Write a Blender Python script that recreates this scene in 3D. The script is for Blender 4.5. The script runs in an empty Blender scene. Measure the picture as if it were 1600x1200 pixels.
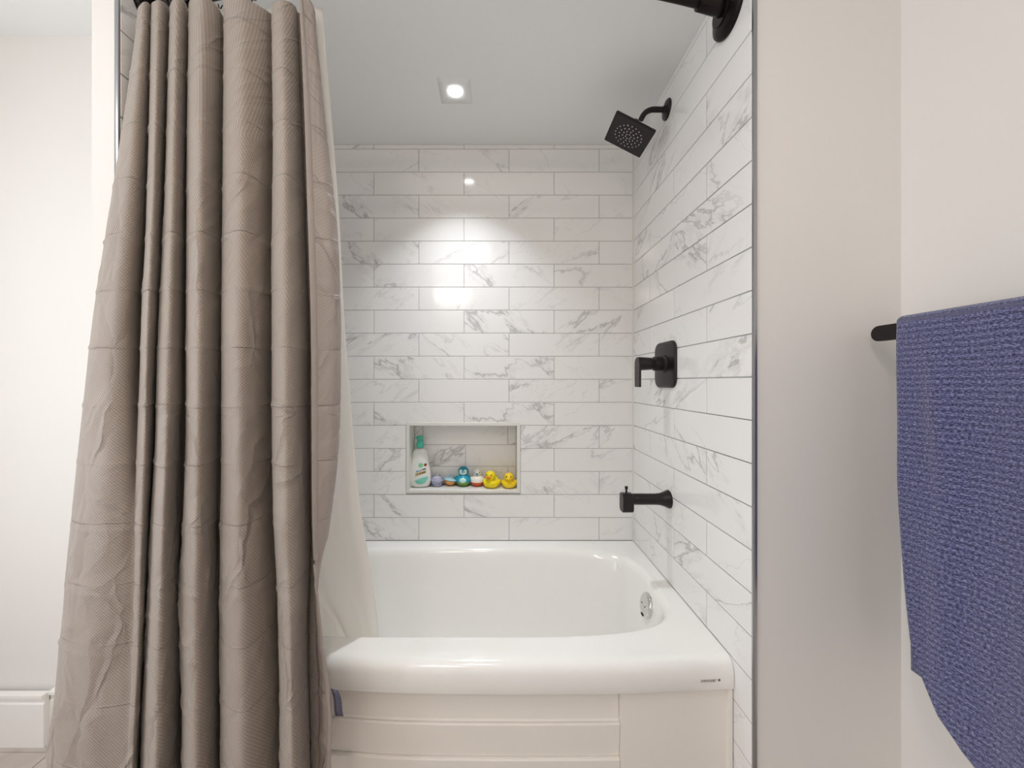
import bpy, bmesh, math, random
from mathutils import Vector, Matrix, noise
random.seed(7)
PI = math.pi
S = bpy.context.scene
C = S.collection

# ------------------------------------------------------------------ camera
CZ = 1.24
cam_d = bpy.data.cameras.new('camera')
cam = bpy.data.objects.new('camera', cam_d); C.objects.link(cam)
cam.location = (0, 0, CZ); cam.rotation_euler = (PI/2, 0, 0)
cam_d.sensor_width = 36; cam_d.lens = 36*582/1600
cam_d.shift_x = 20/1600; cam_d.shift_y = -3/1600
cam_d.clip_start = .02
S.camera = cam
# ------------------------------------------------------------------ world, exposure
w = bpy.data.worlds.new('world'); S.world = w; w.use_nodes = True
w.node_tree.nodes['Background'].inputs[0].default_value = (.9, .93, 1, 1)
w.node_tree.nodes['Background'].inputs[1].default_value = .3
S.view_settings.view_transform = 'Standard'
S.view_settings.look = 'None'
S.view_settings.gamma = 1
S.view_settings.use_curve_mapping = False
S.view_settings.exposure = 0.55
S.cycles.max_bounces = 14; S.cycles.diffuse_bounces = 8; S.cycles.glossy_bounces = 6
S.cycles.sample_clamp_indirect = 6
# room numbers (metres): camera at the origin, y runs away from it
YB, XR, XL, YT = 1.667, .600, -.900, .885      # tiled back wall, side walls, tile end
ZC, ZA = 2.445, 2.303                          # main ceiling, alcove ceiling
XS, YF, XFL, YREAR = .955, 1.295, -2.1, -.85   # towel wall, far left wall, left end, rear wall

def area(name, loc, size, power, color, rot=(0, 0, 0), size_y=None, spread=PI):
    d = bpy.data.lights.new(name, 'AREA'); d.energy = power; d.color = color
    d.size = size; d.spread = spread
    if size_y: d.shape = 'RECTANGLE'; d.size_y = size_y
    else: d.shape = 'DISK'
    o = bpy.data.objects.new(name, d); C.objects.link(o); o.location = loc; o.rotation_euler = rot
    return o
LAMPS = [(-.16, 1.36, ZA, 2.1, (.90, .95, 1)), (-.177, -.106, ZC, 2.7, (1, .90, .80)), (-1.5, .15, ZC, 2.2, (.98, .99, 1))]  # third lamp is added out of view to shade the curtain folds
for i, (x, y, z, p, c) in enumerate(LAMPS):
    area('downlight_beam', (x, y, z-.012), .056, p, c, spread=math.radians(92) if i == 0 else PI)
area('vanity_glow', (-.52, YREAR+.13, 2.19), .33, 1.4, (1, .88, .76), rot=(PI/2+.0, 0, 0), size_y=.10)
# soft area light added at the left opening; its source is unseen
area('left_side_fill', (XFL+.02, .05, 1.30), 1.5, 13, (.96, .98, 1), rot=(PI/2, 0, -PI/2), size_y=1.55)

# ------------------------------------------------------------------ helpers
def tag(o, label=None, cat=None, group=None, kind=None):
    if label: o['label'] = label
    if cat: o['category'] = cat
    if group: o['group'] = group
    if kind: o['kind'] = kind
    return o
def empty(name, loc=(0, 0, 0), rot=(0, 0, 0)):
    o = bpy.data.objects.new(name, None); C.objects.link(o); o.location = loc; o.rotation_euler = rot
    o.empty_display_size = .05
    return o
def obj(name, bm, mat, parent=None, loc=None, rot=None, smooth=None):
    me = bpy.data.meshes.new(name)
    if smooth is not None:
        bmesh.ops.recalc_face_normals(bm, faces=bm.faces)
        for f in bm.faces: f.smooth = True
    bm.to_mesh(me); bm.free()
    if smooth is not None and smooth > 0: me.set_sharp_from_angle(angle=smooth)
    me.materials.append(mat)
    o = bpy.data.objects.new(name, me); C.objects.link(o)
    if parent: o.parent = parent
    if loc: o.location = loc
    if rot: o.rotation_euler = rot
    return o
SM = math.radians(35)
def bx(bm, x0, x1, y0, y1, z0, z1, bev=0, seg=2):
    r = bmesh.ops.create_cube(bm, size=1)
    vs = r['verts']
    for v in vs:
        v.co = Vector(((x0+x1)/2+v.co.x*(x1-x0), (y0+y1)/2+v.co.y*(y1-y0), (z0+z1)/2+v.co.z*(z1-z0)))
    if bev:
        es = list({e for v in vs for e in v.link_edges})
        bmesh.ops.bevel(bm, geom=es, offset=bev, segments=seg, affect='EDGES', profile=.5)
def box(name, mat, dims, parent=None, bev=0, seg=2, **k):
    bm = bmesh.new(); bx(bm, *dims, bev=bev, seg=seg)
    return obj(name, bm, mat, parent, smooth=SM if bev else None, **k)
def lathe(bm, prof, n=32, M=Matrix(), sx=1, sy=1):
    """prof: (radius, z) list, around z, then transformed by M"""
    rings = []
    for r, z in prof:
        if r < 1e-6: rings.append([bm.verts.new(M @ Vector((0, 0, z)))])
        else: rings.append([bm.verts.new(M @ Vector((sx*r*math.cos(2*PI*i/n), sy*r*math.sin(2*PI*i/n), z))) for i in range(n)])
    for a, b in zip(rings, rings[1:]):
        for i in range(n):
            j = (i+1) % n
            q = ([a[0]] if len(a) == 1 else [a[i], a[j]]) + ([b[0]] if len(b) == 1 else [b[j], b[i]])
            if len(q) > 2: bm.faces.new(q)
def tube(bm, pts, r, n=16, cap=True):
    pts = [Vector(p) for p in pts]
    rs = r if isinstance(r, (list, tuple)) else [r]*len(pts)
    t0 = (pts[1]-pts[0]).normalized()
    ref = Vector((0, 0, 1)) if abs(t0.z) < .9 else Vector((1, 0, 0))
    nrm = t0.cross(ref).normalized(); rings = []
    for i, p in enumerate(pts):
        t = (pts[min(i+1, len(pts)-1)]-pts[max(i-1, 0)]).normalized()
        nrm = (nrm - t*nrm.dot(t)).normalized(); b = t.cross(nrm)
        rings.append([bm.verts.new(p+(nrm*math.cos(2*PI*k/n)+b*math.sin(2*PI*k/n))*rs[i]) for k in range(n)])
    for a, b in zip(rings, rings[1:]):
        for k in range(n): bm.faces.new([a[k], a[(k+1) % n], b[(k+1) % n], b[k]])
    if cap: bm.faces.new(rings[0][::-1]); bm.faces.new(rings[-1])
def rrect(w, h, r, n=8):
    out = []
    for cx, cy, a0 in ((w/2-r, h/2-r, 0), (-w/2+r, h/2-r, 90), (-w/2+r, -h/2+r, 180), (w/2-r, -h/2+r, 270)):
        for i in range(n+1):
            a = math.radians(a0+90*i/n); out.append((cx+r*math.cos(a), cy+r*math.sin(a)))
    return out
def prism(bm, outline, levels, M=Matrix()):
    """levels: (scale_inset, z): inset shrinks outline towards its centre by metres"""
    rings = []
    for ins, z in levels:
        ring = []
        for x, y in outline:
            l = math.hypot(x, y) or 1
            ring.append(bm.verts.new(M @ Vector((x-ins*x/l, y-ins*y/l, z))))
        rings.append(ring)
    n = len(outline)
    for a, b in zip(rings, rings[1:]):
        for k in range(n): bm.faces.new([a[k], a[(k+1) % n], b[(k+1) % n], b[k]])
    bm.faces.new(rings[0][::-1]); bm.faces.new(rings[-1])
def ball(bm, c, r, u=24, v=16, M=None):
    Mt = Matrix.Translation(c) @ (M or Matrix()) @ Matrix.Diagonal((r[0], r[1], r[2], 1))
    bmesh.ops.create_uvsphere(bm, u_segments=u, v_segments=v, radius=1, matrix=Mt)
def lerp(a, b, t): return a+(b-a)*t
def interp(tab, y):
    if y <= tab[0][0]: return tab[0][1]
    for (y0, v0), (y1, v1) in zip(tab, tab[1:]):
        if y <= y1:
            t = (y-y0)/(y1-y0)
            return lerp(v0, v1, t)
    return tab[-1][1]
def srgb(r, g, b):
    f = lambda c: (c/255/12.92) if c/255 <= .04045 else ((c/255+.055)/1.055)**2.4
    return (f(r), f(g), f(b), 1)

# ------------------------------------------------------------------ materials
class N:
    def crumple(s, sep, strength):
        """packing creases every 13 cm and soft crossing crumples, as a height in metres"""
        cx_ = s.n('ShaderNodeCombineXYZ'); s.l(sep.outputs[0], cx_.inputs[0]); s.l(sep.outputs[1], cx_.inputs[1])
        nz = s.n('ShaderNodeTexNoise', Scale=7.0, Detail=3.0); s.l(cx_.outputs[0], nz.inputs['Vector'])
        wob = s.math('MULTIPLY', s.math('SUBTRACT', nz.outputs[0], .5), .16)
        f = s.math('FRACT', s.math('ADD', s.math('DIVIDE', s.math('SUBTRACT', sep.outputs[1], 1.97-.06525-.1305*20), .1305), wob))
        line = s.math('SUBTRACT', 1, s.math('DIVIDE', s.math('ABSOLUTE', s.math('SUBTRACT', f, .5)), .020), clamp=True)
        mk = s.n('ShaderNodeTexNoise', Scale=9.0, Detail=1.0); s.l(cx_.outputs[0], mk.inputs['Vector'])
        m = s.math('MULTIPLY', s.math('SUBTRACT', mk.outputs[0], .38), 5, clamp=True)
        h = s.math('MULTIPLY', s.math('MULTIPLY', line, m), .0020)
        dv = s.n('ShaderNodeVectorMath', _operation='MULTIPLY_ADD'); s.l(nz.outputs['Color'], dv.inputs[0]); dv.inputs[1].default_value = (.10, .10, 0); s.l(cx_.outputs[0], dv.inputs[2])
        mp = s.n('ShaderNodeMapping'); mp.inputs['Rotation'].default_value = (0, 0, .5); mp.inputs['Scale'].default_value = (1.6, .8, 1); s.l(dv.outputs[0], mp.inputs[0])
        vo = s.n('ShaderNodeTexVoronoi', Scale=6.5, _feature='DISTANCE_TO_EDGE'); s.l(mp.outputs[0], vo.inputs['Vector'])
        rg = s.math('SUBTRACT', 1, s.math('DIVIDE', vo.outputs['Distance'], .11), clamp=True); rg = s.math('POWER', rg, 1.6)
        m2 = s.n('ShaderNodeTexNoise', Scale=4.0, Detail=1.0); s.l(mp.outputs[0], m2.inputs['Vector'])
        lowm = s.math('SUBTRACT', 1.15, s.math('MULTIPLY', sep.outputs[1], .42), clamp=True)
        mm = s.math('MULTIPLY', s.math('MULTIPLY', s.math('SUBTRACT', m2.outputs[0], .43), 6, clamp=True), lowm)
        h2 = s.math('MULTIPLY', s.math('MULTIPLY', rg, mm), .008)
        h3 = s.math('MULTIPLY', s.math('MULTIPLY', vo.outputs['Distance'], lowm), .022)
        x = s.n('ShaderNodeBump'); x.inputs['Strength'].default_value = strength; x.inputs['Distance'].default_value = 1.0
        s.l(s.math('ADD', s.math('ADD', h, h2), h3), x.inputs['Height']); return x.outputs[0]
    def __init__(s, name):
        s.m = bpy.data.materials.new(name); s.m.use_nodes = True
        s.t = s.m.node_tree; s.b = s.t.nodes['Principled BSDF']
    def n(s, typ, **kw):
        x = s.t.nodes.new(typ)
        for k, v in kw.items():
            if k[0] == '_': setattr(x, k[1:], v)
            else: x.inputs[k].default_value = v
        return x
    def l(s, a, b): s.t.links.new(a, b)
    def math(s, op, a, b=None, clamp=False):
        x = s.t.nodes.new('ShaderNodeMath'); x.operation = op; x.use_clamp = clamp
        for i, v in enumerate((a, b)):
            if v is None: continue
            if isinstance(v, (int, float)): x.inputs[i].default_value = v
            else: s.l(v, x.inputs[i])
        return x.outputs[0]
    def ramp(s, fac, stops):
        x = s.t.nodes.new('ShaderNodeValToRGB'); e = x.color_ramp.elements
        while len(e) < len(stops): e.new(.5)
        for el, (p, c) in zip(e, stops): el.position = p; el.color = c if len(c) == 4 else (*c, 1)
        s.l(fac, x.inputs[0]); return x.outputs[0]
    def mix(s, fac, a, b):
        x = s.t.nodes.new('ShaderNodeMix'); x.data_type = 'RGBA'
        for sock, v in ((x.inputs[0], fac), (x.inputs[6], a), (x.inputs[7], b)):
            if isinstance(v, (int, float, tuple)): sock.default_value = v
            else: s.l(v, sock)
        return x.outputs[2]
    def bump(s, h, strength=.3, dist=.001, normal=None):
        x = s.t.nodes.new('ShaderNodeBump'); x.inputs['Strength'].default_value = strength
        x.inputs['Distance'].default_value = dist; s.l(h, x.inputs['Height'])
        if normal: s.l(normal, x.inputs['Normal'])
        s.l(x.outputs[0], s.b.inputs['Normal']); return x.outputs[0]
def simple(name, col, rough=.5, metal=0, coat=0, bump=0, bscale=300, var=0, spec=None, sss=0, trans=0):
    k = N(name); k.b.inputs['Roughness'].default_value = rough; k.b.inputs['Metallic'].default_value = metal
    k.b.inputs['Coat Weight'].default_value = coat
    if spec is not None: k.b.inputs['Specular IOR Level'].default_value = spec
    if trans: k.b.inputs['Transmission Weight'].default_value = trans
    if sss:
        k.b.inputs['Subsurface Weight'].default_value = sss; k.b.inputs['Subsurface Scale'].default_value = .01
    tc = k.n('ShaderNodeTexCoord')
    nz = k.n('ShaderNodeTexNoise', Scale=bscale, Detail=3.0); k.l(tc.outputs['Object'], nz.inputs['Vector'])
    c2 = tuple(c*(1-var) for c in col[:3])+(1,)
    k.l(k.mix(nz.outputs[0], col, c2), k.b.inputs['Base Color'])
    if bump: k.bump(nz.outputs[0], bump, .0005)
    return k.m
def emis(name, col, st):
    k = N(name); k.b.inputs['Base Color'].default_value = (1, 1, 1, 1)
    k.b.inputs['Emission Color'].default_value = col; k.b.inputs['Emission Strength'].default_value = st
    return k.m

def marble():
    k = N('marble_look_tile'); tc = k.n('ShaderNodeTexCoord'); oi = k.n('ShaderNodeObjectInfo')
    off = k.n('ShaderNodeCombineXYZ')
    k.l(k.math('MULTIPLY', oi.outputs['Random'], 97.0), off.inputs[0])
    k.l(k.math('MULTIPLY', oi.outputs['Random'], 41.0), off.inputs[1])
    k.l(k.math('MULTIPLY', oi.outputs['Random'], 63.0), off.inputs[2])
    rot = k.n('ShaderNodeVectorRotate', _rotation_type='Y_AXIS')
    k.l(tc.outputs['Object'], rot.inputs['Vector'])
    # most veins climb to the right, some tiles are laid the other way round
    r = k.math('GREATER_THAN', k.math('FRACT', k.math('MULTIPLY', oi.outputs['Random'], 7.31)), .62)
    k.l(k.math('ADD', .62, k.math('MULTIPLY', r, -1.3)), rot.inputs['Angle'])
    mp = k.n('ShaderNodeMapping'); mp.inputs['Scale'].default_value = (1.7, 4, 5.2)
    k.l(rot.outputs[0], mp.inputs[0]); 
    ad = k.n('ShaderNodeVectorMath', _operation='ADD'); k.l(mp.outputs[0], ad.inputs[0]); k.l(off.outputs[0], ad.inputs[1])
    def vein(scale, width, rough, d):
        nz = k.n('ShaderNodeTexNoise', Scale=scale, Detail=7.0, Roughness=rough, Distortion=d)
        k.l(ad.outputs[0], nz.inputs['Vector'])
        a = k.math('ABSOLUTE', k.math('SUBTRACT', nz.outputs[0], .5))
        return k.math('SUBTRACT', 1, k.math('DIVIDE', a, width), clamp=True)
    v1 = vein(.62, .010, .56, .35); v2 = vein(.62, .040, .64, .5); v3 = vein(1.3, .008, .55, .3)
    mk = k.n('ShaderNodeTexNoise', Scale=.8, Detail=2.0); 
    ad2 = k.n('ShaderNodeVectorMath', _operation='ADD'); ad2.inputs[1].default_value = (13, 5, 7)
    k.l(ad.outputs[0], ad2.inputs[0]); k.l(ad2.outputs[0], mk.inputs['Vector'])
    m1 = k.math('MULTIPLY', k.math('SUBTRACT', mk.outputs[0], .42), 6, clamp=True)
    m2 = k.math('MULTIPLY', k.math('SUBTRACT', mk.outputs[0], .50), 8, clamp=True)
    m3 = k.math('MULTIPLY', k.math('SUBTRACT', .52, mk.outputs[0]), 6, clamp=True)
    gr = k.n('ShaderNodeTexNoise', Scale=9.0, Detail=5.0, Roughness=.7); k.l(ad.outputs[0], gr.inputs['Vector'])
    g = k.math('MULTIPLY', k.math('SUBTRACT', gr.outputs[0], .38), 3.2, clamp=True)
    s = k.math('MULTIPLY', k.math('MULTIPLY', v1, m1), .95)
    s = k.math('ADD', s, k.math('MULTIPLY', k.math('MULTIPLY', v2, m2), k.math('MULTIPLY', g, .75)))
    s = k.math('ADD', s, k.math('MULTIPLY', k.math('MULTIPLY', v3, m3), .35), clamp=True)
    s = k.math('MULTIPLY', s, .50)
    k.l(k.mix(s, srgb(238, 237, 236), srgb(122, 118, 120)), k.b.inputs['Base Color'])
    k.b.inputs['Roughness'].default_value = .10; k.b.inputs['Specular IOR Level'].default_value = .5
    nz = k.n('ShaderNodeTexNoise', Scale=5.0, Detail=1.0); k.l(tc.outputs['Object'], nz.inputs['Vector'])
    k.bump(nz.outputs[0], .06, .004)
    return k.m
def wallpaint(name, col):
    k = N(name); tc = k.n('ShaderNodeTexCoord')
    nz = k.n('ShaderNodeTexNoise', Scale=260.0, Detail=2.0); k.l(tc.outputs['Object'], nz.inputs['Vector'])
    n2 = k.n('ShaderNodeTexNoise', Scale=1.5, Detail=2.0); k.l(tc.outputs['Object'], n2.inputs['Vector'])
    k.l(k.mix(n2.outputs[0], col, tuple(c*.97 for c in col[:3])+(1,)), k.b.inputs['Base Color'])
    k.b.inputs['Roughness'].default_value = .55; k.bump(nz.outputs[0], .08, .0006)
    return k.m
def weave():
    k = N('taupe_waffle_weave'); uv = k.n('ShaderNodeTexCoord')
    sep = k.n('ShaderNodeSeparateXYZ'); k.l(uv.outputs['UV'], sep.inputs[0])
    P = 2*PI/.0070
    a = k.math('SINE', k.math('MULTIPLY', sep.outputs[0], P)); b = k.math('SINE', k.math('MULTIPLY', sep.outputs[1], P))
    pr = k.math('MULTIPLY', a, b)
    nz = k.n('ShaderNodeTexNoise', Scale=6.0, Detail=3.0); k.l(uv.outputs['Object'], nz.inputs['Vector'])
    dots = k.math('MULTIPLY', k.math('ADD', pr, .15), .75, clamp=True)
    base = k.mix(nz.outputs[0], srgb(165, 153, 142), srgb(153, 141, 131))
    k.l(k.mix(k.math('MULTIPLY', dots, .75), base, srgb(100, 86, 76)), k.b.inputs['Base Color'])
    k.b.inputs['Roughness'].default_value = .6; k.b.inputs['Sheen Weight'].default_value = .25
    k.bump(pr, .45, .0006, k.crumple(sep, 1.0))
    return k.m
def satin():
    k = N('taupe_satin_reverse'); uv = k.n('ShaderNodeTexCoord')
    sep = k.n('ShaderNodeSeparateXYZ'); k.l(uv.outputs['UV'], sep.inputs[0])
    b = k.math('SINE', k.math('MULTIPLY', k.math('ADD', sep.outputs[1], k.math('MULTIPLY', sep.outputs[0], .55)), 2*PI/.0058))
    k.l(k.mix(k.math('MULTIPLY', k.math('ADD', b, 1), .12), srgb(166, 155, 148), srgb(134, 123, 117)), k.b.inputs['Base Color'])
    k.b.inputs['Roughness'].default_value = .55; k.bump(b, .15, .0003, k.crumple(sep, 1.0))
    return k.m
def liner_mat():
    k = N('white_liner_vinyl')
    k.b.inputs['Base Color'].default_value = srgb(248, 246, 241); k.b.inputs['Roughness'].default_value = .45
    tr = k.n('ShaderNodeBsdfTranslucent'); tr.inputs[0].default_value = srgb(253, 251, 248)
    mx = k.n('ShaderNodeMixShader'); mx.inputs[0].default_value = .6
    k.l(k.b.outputs[0], mx.inputs[1]); k.l(tr.outputs[0], mx.inputs[2])
    k.l(mx.outputs[0], k.t.nodes['Material Output'].inputs[0])
    tc = k.n('ShaderNodeTexCoord'); nz = k.n('ShaderNodeTexNoise', Scale=12.0, Detail=3.0); k.l(tc.outputs['Object'], nz.inputs['Vector'])
    k.bump(nz.outputs[0], .25, .004)
    return k.m
def terry():
    k = N('blue_terry'); uv = k.n('ShaderNodeTexCoord')
    sep = k.n('ShaderNodeSeparateXYZ'); k.l(uv.outputs['UV'], sep.inputs[0])
    mp = k.n('ShaderNodeMapping'); mp.inputs['Scale'].default_value = (220, 420, 1); k.l(uv.outputs['UV'], mp.inputs[0])
    v = k.n('ShaderNodeTexNoise', Scale=1.0, Detail=4.0, Roughness=.75); k.l(mp.outputs[0], v.inputs['Vector'])
    n2 = k.n('ShaderNodeTexNoise', Scale=9.0, Detail=3.0); k.l(uv.outputs['Object'], n2.inputs['Vector'])
    wob = k.math('MULTIPLY', n2.outputs[0], 1.2)
    rib = k.math('SINE', k.math('ADD', k.math('MULTIPLY', sep.outputs[1], 2*PI/.012), wob))
    h = k.math('ADD', k.math('MULTIPLY', v.outputs[0], 1.0), k.math('MULTIPLY', rib, .035))
    col = k.ramp(h, [(.35, srgb(28, 29, 58)), (.46, srgb(74, 76, 116)), (.54, srgb(108, 111, 156)), (.64, srgb(158, 161, 196))])
    k.l(col, k.b.inputs['Base Color']); k.b.inputs['Roughness'].default_value = .95
    k.b.inputs['Sheen Weight'].default_value = .35; k.b.inputs['Specular IOR Level'].default_value = .1
    k.bump(h, .8, .003)
    return k.m
def floormat():
    k = N('greige_floor_tile'); tc = k.n('ShaderNodeTexCoord'); oi = k.n('ShaderNodeObjectInfo')
    ad = k.n('ShaderNodeVectorMath', _operation='ADD'); k.l(tc.outputs['Object'], ad.inputs[0]); k.l(oi.outputs['Location'], ad.inputs[1])
    nz = k.n('ShaderNodeTexNoise', Scale=5.0, Detail=8.0, Roughness=.65, Distortion=1.2); k.l(ad.outputs[0], nz.inputs['Vector'])
    k.l(k.ramp(nz.outputs[0], [(.3, srgb(172, 162, 154)), (.7, srgb(196, 187, 180))]), k.b.inputs['Base Color'])
    k.b.inputs['Roughness'].default_value = .4
    return k.m

M = dict(
 marble=marble(), grout=simple('grey_grout', srgb(176, 172, 170), .9, var=.1, bscale=80),
 paint=wallpaint('warm_white_paint', srgb(233, 230, 227)), ceil=wallpaint('ceiling_paint', srgb(240, 242, 242)),
 trimw=simple('white_gloss_trim', srgb(240, 238, 235), .35), metal=simple('brushed_aluminium_trim', srgb(175, 175, 178), .28, 1, var=.1, bscale=500),
 edge=simple('white_tile_edge', srgb(226, 225, 220), .2),
 black=simple('matte_black_metal', srgb(40, 34, 36), .33, .45, bump=.05, var=.2, bscale=400),
 bronze=simple('oiled_bronze', srgb(34, 27, 25), .25, .7, var=.2),
 nozzle=simple('pale_rubber', srgb(215, 210, 215), .6), chrome=simple('chrome', srgb(225, 225, 225), .08, 1, var=.03),
 dark=simple('dark_slot', srgb(20, 18, 16), .8),
 tub=simple('white_acrylic', srgb(245, 244, 241), .12, coat=.6, var=.01, bscale=3),
 apron=simple('cream_acrylic_apron', srgb(240, 235, 228), .28, var=.02, bscale=3),
 ink=simple('grey_print', srgb(128, 117, 108), .6),
 weave=weave(), satin=satin(), liner=liner_mat(), terry=terry(), floor=floormat(),
 tagm=simple('grey_blue_care_tag', srgb(90, 88, 108), .6, var=.2, bscale=200),
 brownhem=simple('brown_hem_tape', srgb(128, 108, 92), .7, bump=.4, var=.25, bscale=200),
 lamp=emis('downlight_lens', (1, .98, .96, 1), 14), vanity=emis('vanity_shade_glow', (1, .90, .78, 1), 7),
 bottle=simple('white_bottle_plastic', srgb(232, 234, 230), .3, sss=.1), aqua=simple('aqua_cap_plastic', srgb(76, 190, 165), .3),
 aqual=simple('pale_aqua_print', srgb(130, 215, 200), .4, var=.2, bscale=400), green=simple('green_leaf_print', srgb(130, 200, 150), .5),
 red=simple('dark_red_print', srgb(150, 50, 50), .5), sand=simple('sand_print', srgb(214, 190, 140), .5), olive=simple('olive_print', srgb(96, 96, 62), .5),
 yellow=simple('yellow_rubber', srgb(240, 218, 12), .35, sss=.1), amber=simple('amber_yellow_rubber', srgb(242, 208, 22), .35, sss=.1),
 orange=simple('orange_beak', srgb(226, 120, 20), .4), eye=simple('eye_paint', srgb(95, 85, 20), .3), blackp=simple('black_paint', srgb(25, 30, 35), .3),
 teal=simple('teal_toy_plastic', srgb(20, 130, 155), .25), tealb=simple('turquoise_toy_plastic', srgb(30, 160, 185), .25), lime=simple('leaf_green_plastic', srgb(105, 150, 45), .3),
 whitep=simple('white_toy_plastic', srgb(240, 236, 228), .3), aquaf=simple('pale_aqua_toy_face', srgb(205, 240, 238), .3), brick=simple('orange_red_plastic', srgb(214, 88, 38), .3),
 lilac=simple('lilac_clear_plastic', srgb(214, 214, 238), .15, trans=.35), skyb=simple('pale_blue_plastic', srgb(170, 208, 222), .2), peach=simple('apricot_plastic', srgb(236, 170, 96), .25),
 greyblue=simple('slate_blue_print', srgb(120, 150, 185), .4), pink=simple('pink_plastic', srgb(225, 150, 170), .4),
)

# ------------------------------------------------------------------ room shell
def struct(name, mat, dims, **k):
    return tag(box(name, mat, dims, **k), kind='structure')
floor = struct('floor', M['grout'], (XFL-.1, XS+.1, YREAR-.1, YB+.1, -.06, -.003))
struct('ceiling', M['ceil'], (XFL-.1, XS+.1, YREAR-.1, YF+.1, ZC, ZC+.06))
bm = bmesh.new()
hx, hy, hs = -.16, 1.36, .030            # hole for the recessed lamp
bx(bm, XL-.0115, hx-hs, YT, YB+.1, ZA, ZA+.05); bx(bm, hx+hs, XR+.0115, YT, YB+.1, ZA, ZA+.05)
bx(bm, hx-hs, hx+hs, YT, hy-hs, ZA, ZA+.05); bx(bm, hx-hs, hx+hs, hy+hs, YB+.1, ZA, ZA+.05)
bx(bm, XL-.0115, XR+.0115, YT, YT+.04, ZA+.05, ZC)
tag(obj('ceiling_alcove', bm, M['ceil']), kind='structure')
# painted walls
struct('wall_return', M['paint'], (XR+.012, XS, YT, YT+.08, 0, ZC))
struct('wall_right_side', M['paint'], (XS, XS+.08, YREAR, YT+.08, 0, ZC))
struct('wall_wing', M['paint'], (-.968, XL-.012, YT, YF, 0, ZC))
struct('wall_far_left', M['paint'], (XFL, -.968, YF, YF+.08, 0, ZC))
bm = bmesh.new(); bx(bm, XFL-.08, XFL, .9, YF+.08, 0, ZC); bx(bm, XFL-.08, XFL, YREAR, -.8, 0, ZC)
bx(bm, XFL-.08, XFL, -.8, .9, 2.12, ZC)
tag(obj('wall_left_side', bm, M['paint']), kind='structure')
struct('wall_rear', M['paint'], (XFL-.08, XS+.08, YREAR-.08, YREAR, 0, ZC))
# door opening frame on the left side wall
bm = bmesh.new(); bx(bm, XFL-.005, XFL+.018, -.88+.04, -.77, 0, 2.15); bx(bm, XFL-.005, XFL+.018, .87, .94, 0, 2.15); bx(bm, XFL-.005, XFL+.018, -.77, .87, 2.09, 2.15)
tag(obj('trim_1', bm, M['trimw']), kind='structure')
# tile-end metal strips
struct('trim_2', M['metal'], (XR+.001, XR+.011, YT-.004, YB, 0, ZA), bev=.001)
struct('trim_3', M['metal'], (XL-.011, XL-.001, YT-.004, YB, 0, ZA), bev=.001)

# floor tiles
def floor_tiles():
    cache = {}
    lx, ly = .597, .297
    row = 0; y = YREAR
    while y < YF:
        x = XFL-(.3 if row % 2 else 0)
        while x < XS:
            x0, x1, y0, y1 = max(x, XFL), min(x+lx, XS), y, min(y+ly, YF)
            yb = y1
            if x1 > -.968 and y1 > YT and x1 <= XS:
                if y0 >= YT+.05 and x0 > -.97: x += .6; continue
            if x1-x0 > .03 and y1-y0 > .03:
                key = (round(x1-x0, 3), round(y1-y0, 3))
                if key not in cache:
                    b = bmesh.new(); hx_, hy_ = key[0]/2, key[1]/2
                    bx(b, -hx_, hx_, -hy_, hy_, -.008, 0, bev=.001, seg=1)
                    me = bpy.data.meshes.new('floor_tile'); b.to_mesh(me); b.free(); me.materials.append(M['floor']); cache[key] = me
                o = bpy.data.objects.new('floor_tile', cache[key]); C.objects.link(o); o.parent = floor
                o.location = ((x0+x1)/2, (y0+y1)/2, 0)
            x += .6
        y += .3; row += 1
floor_tiles()

# wall tiles -------------------------------------------------------
PZ, Z0, PX = .10315, 1.252, .4035
G = .0011
tcache = {}
def tile_mesh(w_, h_):
    key = (round(w_, 4), round(h_, 4))
    if key in tcache: return tcache[key]
    b = bmesh.new(); a, c = key[0]/2, key[1]/2; e = .0012
    back = [b.verts.new((x, .006, z)) for x, z in ((-a, -c), (a, -c), (a, c), (-a, c))]
    mid = [b.verts.new((x, e, z)) for x, z in ((-a, -c), (a, -c), (a, c), (-a, c))]
    fr = [b.verts.new((x, 0, z)) for x, z in ((-a+e, -c+e), (a-e, -c+e), (a-e, c-e), (-a+e, c-e))]
    for r1, r2 in ((back, mid), (mid, fr)):
        for i in range(4): b.faces.new([r1[i], r1[(i+1) % 4], r2[(i+1) % 4], r2[i]])
    b.faces.new(fr); b.faces.new(back[::-1])
    bmesh.ops.recalc_face_normals(b, faces=b.faces)
    me = bpy.data.meshes.new('tile'); b.to_mesh(me); b.free(); me.materials.append(M['marble'])
    tcache[key] = me; return me
def tile(parent, u0, u1, z0, z1, place):
    if u1-u0 < .012 or z1-z0 < .006: return
    me = tile_mesh(u1-u0-2*G, z1-z0-2*G)
    o = bpy.data.objects.new('tile', me); C.objects.link(o); o.parent = parent
    loc, rz = place((u0+u1)/2); o.location = (loc[0], loc[1], (z0+z1)/2); o.rotation_euler = (0, 0, rz)
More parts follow.
